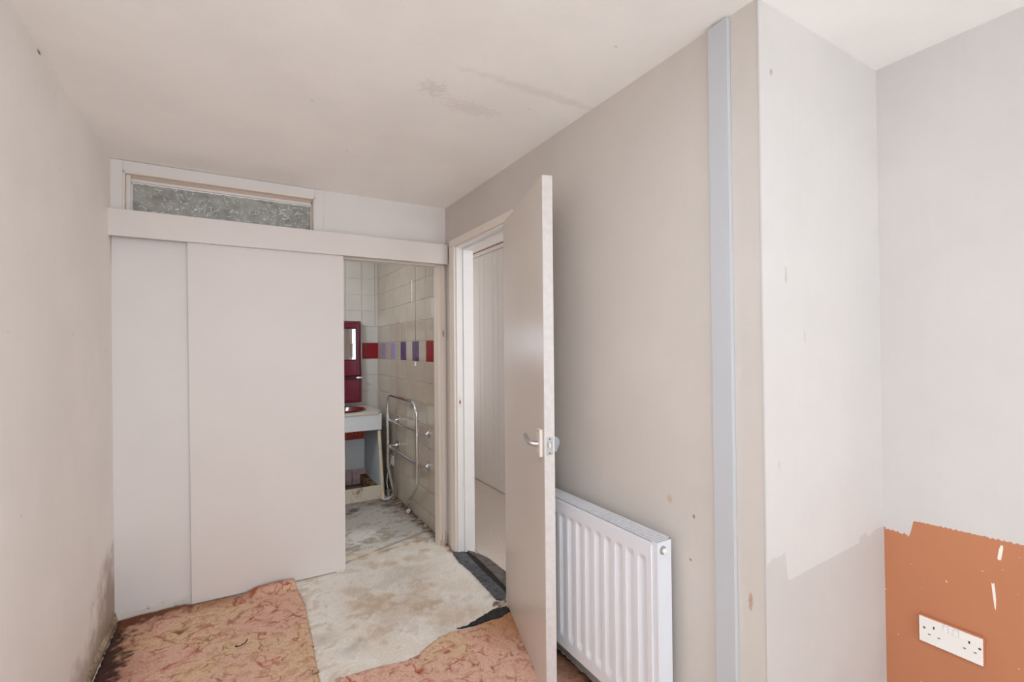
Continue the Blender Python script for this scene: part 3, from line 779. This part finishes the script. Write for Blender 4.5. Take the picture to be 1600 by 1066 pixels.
for z_ in (.924, 1.011):
    p0 = LM @ Vector((Lw - .036, -.014, z_)); obj('screw', MB().lathe([(.004, 0), (.004, .0012)], p0, LM.to_3x3() @ Vector((0, -1, 0)), 14), M['steel'], bx)
def lever(yside, sgn):
    P_ = lambda x, y, z: LM @ Vector((x, y, z))
    pz = .963; px_ = Lw - .036
    path = []; rr = []
    path += [P_(px_, yside, pz), P_(px_, yside + sgn * .006, pz), P_(px_ - .001, yside + sgn * .014, pz)]; rr += [.0105, .0098, .0096]
    for k_ in range(1, 7):
        a = k_ / 6 * math.pi / 2
        path.append(P_(px_ - .002 - .018 * (1 - math.cos(a)), yside + sgn * (.014 + .018 * math.sin(a)), pz + .001 * k_)); rr.append(.0095)
    for k_ in range(1, 9):
        s_ = k_ / 8
        path.append(P_(px_ - .020 - .046 * s_, yside + sgn * (.032 + .002 * s_), pz + .006 + .019 * s_ ** 1.6)); rr.append(.0100 - .0022 * s_)
    return MB().tube(path, rr, 16)
obj('lever_handle', lever(-.014, -1), M['alu'], dr, smooth=True, label='satin aluminium lever on the room face')
bx2 = lb('backplate', (Lw - .062, Lw - .026, TH, TH + .006, .915, 1.020), M['cream_plastic'], dr, .003)
hp_ = [LM @ Vector((Lw - .075, a_, z_)) for a_, z_ in ((TH, .992), (TH + .020, .986), (TH + .031, .974), (TH + .031, .958), (TH + .019, .928), (TH, .926))]
obj('pull_handle', MB().prism(hp_, LM.to_3x3() @ Vector((.045, 0, 0)), .003), M['alu_dull'], dr, smooth=True, label='satin aluminium pull on the wall face')
lp = lb('latch_plate', (Lw + .0005, Lw + .0022, .009, .033, .925, .992), M['steel'], dr, .0005, label='dull steel latch plate on the door edge')
lb('latch_bolt', (Lw + .0022, Lw + .010, .0145, .026, .955, .972), M['alu'], lp, .001)
lb('latch_hole', (Lw + .0018, Lw + .0026, .026, .029, .955, .972), M['dark'], lp)
for z_ in (.932, .985):
    p0 = LM @ Vector((Lw + .0022, .021, z_)); obj('screw', MB().lathe([(.0028, 0), (.0028, .0006)], p0, LM.to_3x3() @ Vector((1, 0, 0)), 12), M['dark'], lp)
for z_ in (.25, 1.72):
    hb = MB(); hb.tube([LM @ Vector((-.005, TH + .003, z_ - .04)), LM @ Vector((-.005, TH + .003, z_ + .04))], .006, 12); obj('hinge', hb, M['steel'], dr, smooth=True)

# ------------------------------------------------------------------ radiator
ry0, ry1, rz0, rz1 = 1.048, 1.86, .135, .718
rx0, rx1 = 1.119, 1.197
ra = thing('radiator', ((rx0 + rx1) / 2, (ry0 + ry1) / 2, rz0), 'white ribbed panel radiator on the right wall behind the open door', 'radiator')
pitch = .0535; nr = 15
ys = [ry0 + .012 + i * (ry1 - ry0 - .024) / 420 for i in range(421)]
zs_list = [rz0 + .0] + [rz0 + .004 + (rz1 - .012 - rz0) * i / 110 for i in range(111)]
ystart = ry0 + .028
def rdepth(y, z):
    k_ = (y - ystart) / pitch
    if k_ < -.25 or k_ > nr: return 0
    ph = k_ % 1.0
    prof = sm(ph, .10, .24) - sm(ph, .60, .80)
    zt = rz1 - .052; zb = rz0 + .04
    hw = .014
    off = abs(ph - .41) * .03
    e = sm(z, zb, zb + .022 + off) * (1 - sm(z, zt - .020 - off, zt))
    return prof * e * .0125
mb = MB(); b = mb.bm; grid = []
for z_ in zs_list:
    grid.append([b.verts.new((rx0 + .001 + rdepth(y_, z_), y_, z_)) for y_ in ys])
for j in range(len(grid) - 1):
    for i in range(len(ys) - 1): b.faces.new((grid[j][i], grid[j][i + 1], grid[j + 1][i + 1], grid[j + 1][i]))
# turned-in rim
def rim(lst, dx, dy, dz):
    new = [b.verts.new(v.co + Vector((dx, dy, dz))) for v in lst]
    for i in range(len(lst) - 1): b.faces.new((lst[i], lst[i + 1], new[i + 1], new[i]))
rim(grid[-1], .006, 0, .002); rim(grid[0], .006, 0, 0); rim([g_[0] for g_ in grid], .006, 0, 0); rim([g_[-1] for g_ in grid], .006, 0, 0)
bmesh.ops.recalc_face_normals(b, faces=b.faces[:])
obj('front_panel', mb, M['rad'], ra, smooth=True)
cv = MB()
for i in range(40): yy = ry0 + .02 + i * .02; cv.box(rx0 + .020, rx1 - .022, yy, yy + .001, rz0 + .05, rz1 - .024)
obj('convector_fins', cv, M['rad_dark'], ra)
box('back_panel', (rx1 - .012, rx1, ry0 + .004, ry1 - .004, rz0, rz1 - .004), M['rad'], ra, bev=.002)
for y0_, y1_ in ((ry0, ry0 + .0015), (ry1 - .0015, ry1)):
    s_ = MB(); s_.box(rx0 + .006, rx1 + .002, y0_, y1_, rz0, rz1, .0006)
    s_.box(rx0 + .006, rx0 + .008, min(y0_, y1_ - .012), max(y1_, y0_ + .012), rz0, rz1)
    side = obj('side_panel', s_, M['rad'], ra, smooth=True)
    if y0_ == ry0:
        c_ = (1.160, ry0, .688)
        v_ = MB().lathe([(.0135, 0), (.0135, .002), (.010, .003), (.010, .006)], c_, (0, -1, 0), 24)
        obj('plug_collar', v_, M['rad_dark'], side, smooth=True)
        v_ = MB().lathe([(.0085, .005), (.0085, .012), (.006, .013), (.003, .013), (.003, .020)], c_, (0, -1, 0), 10)
        obj('bleed_valve', v_, M['white_plastic'], side, smooth=True)
tg = MB()
tg.box(rx0 + .007, rx0 + .014, ry0, ry1, rz1 - .002, rz1 + .0005); tg.box(rx1 - .006, rx1 + .002, ry0, ry1, rz1 - .002, rz1 + .0005)
tg.box(rx0 + .007, rx0 + .009, ry0, ry1, rz1 - .016, rz1); tg.box(rx0 + .014, rx1, ry0, ry0 + .006, rz1 - .002, rz1 + .0005)
tgo = obj('top_grille', tg, M['rad'], ra)
slm = mesh_of(MB().box(-.0285, .0285, -.0044, .0044, -.0012, .0012, .0004, 1), M['rad'])
ns_ = int((ry1 - ry0 - .02) / .0132)
for i in range(ns_): inst('grille_slat', slm, ((rx0 + .012 + rx1) / 2, ry0 + .015 + i * .0132, rz1 - .0007), tgo, rot=(0, 0, 0))
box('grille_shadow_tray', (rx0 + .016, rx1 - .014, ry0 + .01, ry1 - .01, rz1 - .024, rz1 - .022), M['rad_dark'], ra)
for yy in (ry0 + .15, ry1 - .15): box('wall_bracket', (rx1, XR, yy, yy + .03, rz0 + .06, rz1 - .1), M['rad'], ra)

# ------------------------------------------------------------------ pipe trunking
tk = thing('trunking', (XR - .008, .869, 0), 'tall white plastic trunking running floor to ceiling on right wall', 'trunking')
box('trunking_base', (XR - .013, XR, .841, .897, .0, H - .006), M['pvc'], tk)
obj('trunking_lid', MB().prism([(XR - .016, .838, 0), (XR - .016, .900, 0), (XR - .001, .900, 0), (XR - .001, .897, 0), (XR - .0135, .897, 0), (XR - .0135, .841, 0), (XR - .001, .841, 0), (XR - .001, .838, 0)], (0, 0, H - .010)), M['pvc'], tk)

# ------------------------------------------------------------------ double socket on the orange wall
sy0, sy1, sz0, sz1 = .505, .660, .3725, .4585
so = thing('wall_socket', (XA, (sy0 + sy1) / 2, sz0), 'double white wall socket with orange paint round its edges', 'socket')
body = MB().box(XA - .010, XA, sy0, sy1, sz0, sz1, .0015); obj('back_box', body, M['orange'], so, smooth=True, label='socket rim painted over in orange')
fpn = []; n = 60
cor = [(sy0 + .0025, sz0 + .002), (sy1 - .002, sz0 + .002), (sy1 - .002, sz1 - .004), (sy0 + .0025, sz1 - .004)]
for (a0, b0), (a1, b1) in zip(cor, cor[1:] + cor[:1]):
    for i in range(n):
        k_ = i / n; a = a0 + (a1 - a0) * k_; b2 = b0 + (b1 - b0) * k_
        fpn.append((XA - .0100, a + .0010 * noise.noise(Vector((a * 400, b2 * 400, 2))), b2 + .0009 * noise.noise(Vector((a * 400, b2 * 400, 7)))))
face = obj('face_plate', MB().prism(fpn, (-.0012, 0, 0)), M['socket_face'], so, label='chipped white face plate')
fx = XA - .0113
def onface(u, v): q = at(u, v, 0, fx); return q.y, q.z
for (u, v) in ((1444, 980.4), (1531, 1014.6)):
    a, b2 = onface(u, v); sc_ = obj('screw', MB().lathe([(.0033, 0), (.0033, .0007)], (fx, a, b2), (-1, 0, 0), 16), M['rusty'], so)
for (u, v) in ((1459, 982), (1514.4, 1004.2)):
    a, b2 = onface(u, v); box('earth_slot', (fx - .0004, fx + .0002, a - .0018, a + .0018, b2 - .004, b2 + .004), M['dark'], so)
for (u, v) in ((1452, 991.6), (1467, 997.8), (1507, 1013.2), (1523.7, 1020.6)):
    a, b2 = onface(u, v); box('pin_slot', (fx - .0004, fx + .0002, a - .003, a + .003, b2 - .0013, b2 + .0013), M['dark'], so)
for (u, v) in ((1477.5, 983.5), (1493.5, 990)):
    a, b2 = onface(u, v)
    box('switch_surround', (fx - .0003, fx + .0002, a - .0062, a + .0062, b2 - .0095, b2 + .0095), M['rad_dark'], so)
    obj('rocker_switch', MB().prism([(fx, a - .0055, b2 - .0088), (fx - .0030, a - .0055, b2 - .0088), (fx - .0008, a - .0055, b2 + .0088), (fx, a - .0055, b2 + .0088)], (0, .011, 0), .0003), M['white_plastic'], so)
# two white brush marks, a little proud of the orange paint
def mark(px):
    pts = [tuple(at(u, v, 0, XA - .0002)) for u, v in px]
    obj('paint_mark', MB().prism(pts, (-.0006, 0, 0)), M['paintmark'], ws, label='white brush mark on the orange paint')
mark([(1564, 852), (1567, 853), (1567.5, 858), (1564.5, 874), (1563, 876), (1558.5, 874), (1559, 869), (1561, 858)])
mark([(1549, 910.5), (1551, 913), (1553, 910.5), (1554.5, 918), (1556.5, 937), (1556, 954), (1554, 950), (1550.5, 925)])

# ------------------------------------------------------------------ bathroom fittings
# vanity unit
vx0, vx1, vy0, vy1 = .30, 1.108, 4.20, YT - .008
vt = .772
va = thing('vanity_unit', ((vx0 + vx1) / 2, (vy0 + vy1) / 2, 0), 'pale grey vanity unit with open front standing in the bathroom', 'vanity')
bcx, bcy, bax, bay = .775, 4.42, .225, .165
# counter with an oval hole
mb = MB(); b = mb.bm; n = 48
def ring(fx_, z_): return [b.verts.new((*fx_(2 * math.pi * i / n), z_)) for i in range(n)]
def oval(a): return (bcx + bax * math.cos(a), bcy + bay * math.sin(a))
def rect(a):
    c, s_ = math.cos(a), math.sin(a); hx0, hx1, hy0, hy1 = vx0 - bcx, vx1 - bcx, vy0 - .012 - bcy, vy1 - bcy
    k_ = min((hx1 / c if c > 1e-6 else hx0 / c if c < -1e-6 else 9), (hy1 / s_ if s_ > 1e-6 else hy0 / s_ if s_ < -1e-6 else 9)); return (bcx + c * k_, bcy + s_ * k_)
r1, r2, r3, r4 = ring(oval, vt), ring(rect, vt), ring(rect, vt - .018), ring(oval, vt - .018)
for A, B in ((r1, r2), (r2, r3), (r3, r4), (r4, r1)):
    for i in range(n): b.faces.new((A[i], A[(i + 1) % n], B[(i + 1) % n], B[i]))
bmesh.ops.recalc_face_normals(b, faces=b.faces[:])
obj('countertop', mb, M['counter'], va)
box('fascia', (vx0, vx1 - .002, vy0, vy0 + .016, .612, vt - .018), M['vanity'], va, bev=.001)
box('side_panel', (vx1 - .018, vx1 - .002, vy0 + .03, vy1, .04, vt - .018), M['bluegrey'], va, bev=.001)
box('side_panel', (vx0, vx0 + .016, vy0 + .03, vy1, .04, vt - .018), M['bluegrey'], va, bev=.001)
zt_ = at(560, 686, 1, vy1 - .02).z; zo = at(560, 677, 1, vy1 - .02).z; zb_ = at(560, 741, 1, vy1 - .02).z
box('back_board', (vx0 + .016, vx1 - .03, vy1 - .02, vy1 - .006, zb_, zt_), M['vanity'], va, bev=.001, label='pale blue grey back board')
box('orange_rail', (vx0 + .016, vx1 - .03, vy1 - .03, vy1 - .006, zt_, zo + .035), M['orange_strip'], va, bev=.001, label='glossy orange red rail above the back board')
box('plinth', (vx0, vx1 - .002, vy0 + .0, vy0 + .018, .0, .118), M['plinth'], va, bev=.001, label='rust stained white plinth board')
bs_ = MB(); bs_.box(vx1 - .075, vx1 - .019, vy0 + .05, vy1 - .03, .0, .10)
obj('base_block', bs_, M['rusty'], va, label='rotted brown base corner')
# fallen pink tiles behind the plinth
pk = mesh_of(MB().box(-.073, .073, -.004, .004, -.073, .073, .001, 1), M['pink_tile'])
for i in range(4):
    o_ = inst('fallen_tile', pk, (.58 + i * .151, vy1 - .045, .082), va, rot=(math.radians(-8), 0, random.uniform(-.03, .03)))
# basin
prof = [(1.07, .006), (1.075, .012), (1.03, .017), (.97, .012), (.9, -.02), (.78, -.075), (.5, -.12), (.12, -.135)]
mb = MB(); b = mb.bm; rings = []
for r, h_ in prof: rings.append([b.verts.new((bcx + bax * r * math.cos(2 * math.pi * i / 40), bcy + bay * r * math.sin(2 * math.pi * i / 40), vt + h_)) for i in range(40)])
for A, B in zip(rings, rings[1:]):
    for i in range(40): b.faces.new((A[i], A[(i + 1) % 40], B[(i + 1) % 40], B[i]))
b.faces.new(rings[-1]); bmesh.ops.recalc_face_normals(b, faces=b.faces[:])
bo = thing('washbasin', (bcx, bcy, vt - .14), 'burgundy oval washbasin set into the vanity top', 'basin')
obj('bowl', mb, M['burgundy'], bo, smooth=True)
for sx_ in (-.07,):
    tp = MB(); tp.lathe([(.020, 0), (.018, .012), (.012, .02), (.012, .05), (.022, .055), (.024, .075), (.014, .085)], (bcx + sx_, bcy + bay + .01, vt + .005), (0, 0, 1), 20)
    tp.tube([(bcx + sx_, bcy + bay + .01, vt + .045), (bcx + sx_, bcy + bay - .04, vt + .05), (bcx + sx_, bcy + bay - .075, vt + .03)], .009, 12)
    obj('tap', tp, M['chrome'], bo, smooth=True)
# burgundy mirror cabinet
cx0, cx1 = .56, 1.040; cyf = 4.66
ztop = at(562, 503, 1, cyf).z; zmid = at(566, 590, 1, cyf).z; zlow = at(565, 629, 1, cyf).z
ca = thing('bathroom_cabinet', ((cx0 + cx1) / 2, 4.72, zmid), 'burgundy moulded mirror cabinet on the bathroom back wall', 'cabinet')
CXR = at(565.5, 560, 1, cyf).x; CXL = CXR - .50
body = MB(); body.prism([(CXL + .012, cyf + .02, ztop), (CXR - .012, cyf + .02, ztop), (CXR + .004, cyf + .02, zmid + .012), (CXL - .004, cyf + .02, zmid + .012)], (0, YT - .007 - cyf - .02, 0), .012).box(CXL - .012, CXR + .014, YT - .022, YT - .007, zmid + .0, ztop + .012, .006, 2); obj('body', body, M['burgundy'], ca, smooth=True)
mirR = at(557, 540, 1, cyf).x; mz0 = at(550, 563, 1, cyf).z; mz1 = at(550, 513, 1, cyf).z; mirL = CXL + (CXR - mirR)
d_ = MB()
xo0, xo1 = CXL + .018, CXR - .020; zo0, zo1 = zmid + .02, ztop - .012
d_.box(xo0, mirL, cyf, cyf + .02, zo0, zo1, .006, 3); d_.box(mirR, xo1, cyf, cyf + .02, zo0, zo1, .006, 3)
d_.box(mirL - .004, mirR + .004, cyf, cyf + .02, mz1, zo1, .006, 3); d_.box(mirL - .004, mirR + .004, cyf, cyf + .02, zo0, mz0, .006, 3)
dd_ = obj('mirror_frame', d_, M['burgundy'], ca, smooth=True)
mm_ = MB().box(-(mirR - mirL) / 2, (mirR - mirL) / 2, -.0015, .0015, -(mz1 - mz0) / 2, (mz1 - mz0) / 2)
bmesh.ops.transform(mm_.bm, matrix=Matrix.Translation(((mirL + mirR) / 2, cyf + .010, (mz0 + mz1) / 2)) @ Matrix.Rotation(math.radians(0), 4, 'Z'), verts=mm_.bm.verts[:])
mir = obj('mirror', mm_, M['mirror'], ca)
rm_ = MB(); e_ = .011; y0_, y1_ = cyf - .002, cyf + .009
rm_.box(mirL - .004, mirL + e_ - .004, y0_, y1_, mz0 - .004, mz1 + .004, .003); rm_.box(mirR - e_ + .004, mirR + .004, y0_, y1_, mz0 - .004, mz1 + .004, .003)
rm_.box(mirL, mirR, y0_, y1_, mz1 - e_ + .004, mz1 + .004, .003); rm_.box(mirL, mirR, y0_, y1_, mz0 - .004, mz0 + e_ - .004, .003)
obj('mirror_rim', rm_, M['dark_burgundy'], ca, smooth=True, label='dark rim round the mirror')
gp_ = MB(); gp_.box(CXL, CXR + .002, cyf + .03, YT - .007, zmid - .014, zmid + .014); obj('cabinet_joint', gp_, M['dark_burgundy'], ca)
box('lower_tray', (CXL + .005, CXR, cyf + .01, YT - .007, zlow, zmid - .012), M['burgundy'], ca, bev=.010)
box('tray_panel', (CXL + .03, CXR - .025, cyf, cyf + .012, zlow + .02, zmid - .028), M['burgundy'], ca, bev=.005)
box('clear_handle', (CXR - .055, CXR + .004, cyf - .012, cyf + .01, zmid - .010, zmid + .010), M['chrome'], ca, bev=.004, label='bright clip between cabinet and tray')
# leaning batten
p0, p1 = at(592.5, 673, 1, 4.19), at(599.5, 777, 1, 4.16)
def bar(name, a, b_, w1, w2, material, parent=None, **kw):
    a, b_ = Vector(a), Vector(b_); L = (b_ - a).length
    q = (b_ - a).to_track_quat('Z', 'X').to_matrix().to_4x4()
    return obj(name, MB().box(-w1 / 2, w1 / 2, -w2 / 2, w2 / 2, 0, L, .001, mtx=Matrix.Translation(a) @ q), material, parent, smooth=True, **kw)
bar('wooden_batten', (p0.x, 4.185, p0.z), (p1.x, 4.165, .004), .022, .022, M['lipping'], label='pale wooden batten leaning on the vanity corner', cat='batten', origin=(p1.x, 4.165, 0))
# towel rail
RX = 1.135; Ya, Yb = 3.335, 4.110; zt2 = .925; kz = .31
tr_ = thing('towel_rail', (RX, (Ya + Yb) / 2, 0), 'chrome ladder towel rail fixed to the tiled bathroom wall', 'towel rail')
def arc(c, r, a0, a1, n_=8): return [(RX, c[0] + r * math.cos(math.radians(a0 + (a1 - a0) * i / n_)), c[1] + r * math.sin(math.radians(a0 + (a1 - a0) * i / n_))) for i in range(n_ + 1)]
ra_ = .10
fR = at(636, 790, 0, 1.195); fL = at(617, 776, 0, 1.195); print('rail feet', fR, fL)
path = [(fR.x, fR.y, max(.004, fR.z)), (RX + .008, Ya + .05, kz - .022), (RX + .001, Ya + .008, kz + .012), (RX, Ya, kz + .05)] + [(RX, Ya, kz + .2), (RX, Ya, .7)] + \
    arc((Ya + ra_, zt2 - ra_), ra_, 180, 90) + arc((Yb - ra_, zt2 - ra_ + .0), ra_, 90, 0) + [(RX, Yb, .6), (RX, Yb, kz + .03), (RX, Yb - .004, kz - .01), (fL.x, fL.y, max(.004, fL.z))]
obj('frame_tube', MB().tube(path, .0125, 16), M['chrome'], tr_, smooth=True)
for z_ in (.715, .478): obj('cross_bar', MB().tube([(RX, Ya, z_), (RX, Yb, z_)], .0095, 14), M['chrome'], tr_, smooth=True)
for y_, z_ in ((3.325, .696), (3.325, .458), (4.088, .700), (4.090, .480)):
    fm = MB().lathe([(.034, 0), (.034, .003), (.022, .008), (.013, .018), (.010, .035), (.0095, XT - .008 - RX)], (XT - .008, y_, z_), (-1, 0, 0), 24)
    obj('wall_flange', fm, M['chrome'], tr_, smooth=True)
# fused spur low on the tiled wall
q = at(612, 719, 0, XT - .012)
sw = thing('fused_spur', (XT - .008, q.y, q.z - .04), 'small white switched outlet low on the tiled wall', 'switch')
box('plate', (XT - .016, XT - .008, q.y - .045, q.y + .045, q.z - .043, q.z + .043), M['white_plastic'], sw, bev=.002)
box('rocker', (XT - .020, XT - .016, q.y - .012, q.y + .012, q.z - .02, q.z + .02), M['white_plastic'], sw, bev=.001)
# pull cords
def cord(u, v, y, label, knobm, r):
    q = at(u, v, 1, y); c_ = thing('pull_cord', (q.x, y, q.z), label, 'pull cord')
    obj('string', MB().tube([(q.x, y, q.z + .01), (q.x, y, H)], .0016, 6), M['cord'], c_)
    obj('toggle', MB().lathe([(.004, .03), (.006, .018), (.010, .004), (.010, 0)], (q.x, y, q.z - .012), (0, 0, 1), 14), knobm, c_, smooth=True)
cord(586, 508, 4.45, 'grey pull cord hanging before the back wall tiles', M['steel'], .01)
cord(649.5, 569, 3.45, 'pull cord with white toggle hanging beside the tiled side wall', M['white_plastic'], .01)
# waste cap on the floor by the wall, pipe stub and cable in the corner
q = fp(642, 800)
wc = thing('waste_cap', (q.x - .01, q.y, .0), 'round white and blue pipe cap at foot of the tiled wall', 'pipe cap')
obj('cap', MB().lathe([(.016, 0), (.016, .014), (.013, .018), (.010, .018), (.009, .015)], (q.x - .02, q.y - .01, .016), (-.6, -.75, .15), 22), M['white_plastic'], wc, smooth=True)
obj('cap_centre', MB().lathe([(.008, .018), (.007, .021)], (q.x - .02, q.y - .01, .016), (-.6, -.75, .15), 18), M['bluegrey'], wc, smooth=True)
pst = thing('pipe_stub', (1.17, 4.24, 0), 'grey pipe stub in the dirty corner beside the vanity', 'pipe')
obj('pipe', MB().lathe([(.020, 0), (.020, .05), (.025, .052), (.025, .07), (.017, .072)], (1.165, 4.20, 0), (0, 0, 1), 20), M['steel'], pst, smooth=True)
obj('cable', MB().tube([(1.165, 4.21, .06), (1.155, 4.22, .12), (1.165, 4.23, .20), (1.19, 4.25, .27), (1.222, 4.27, .31)], .004, 8), M['white_plastic'], pst, smooth=True)
slab('scrap_of_lino', [(594, 779), (604, 775), (613, 772), (616, 775), (608, 781), (600, 782)], .001, .008, M['vanity'], label='torn pale scrap on the floor beside the batten', cat='scrap', origin=(1.15, 4.1, 0))
# rubble along the foot of the tiled wall
random.seed(5); rb = MB()
for i in range(60):
    y_ = random.uniform(3.1, 4.2); r = random.uniform(.004, .013)
    bmesh.ops.create_icosphere(rb.bm, subdivisions=1, radius=r, matrix=Matrix.Translation((XT - .012 - abs(random.gauss(0, .02)), y_, r * .3)) @ Matrix.Rotation(random.uniform(0, 3), 4, 'Z') @ Matrix.Diagonal((1, 1.5, .6, 1)))
for v in rb.bm.verts: v.co += Vector((1, 1, 0)) * .003 * noise.noise(v.co * 140)
obj('plaster_crumbs', rb, M['rubble'], label='brown plaster crumbs along foot of the tiled side wall', cat='debris', kind='stuff', origin=(1.2, 3.6, 0))
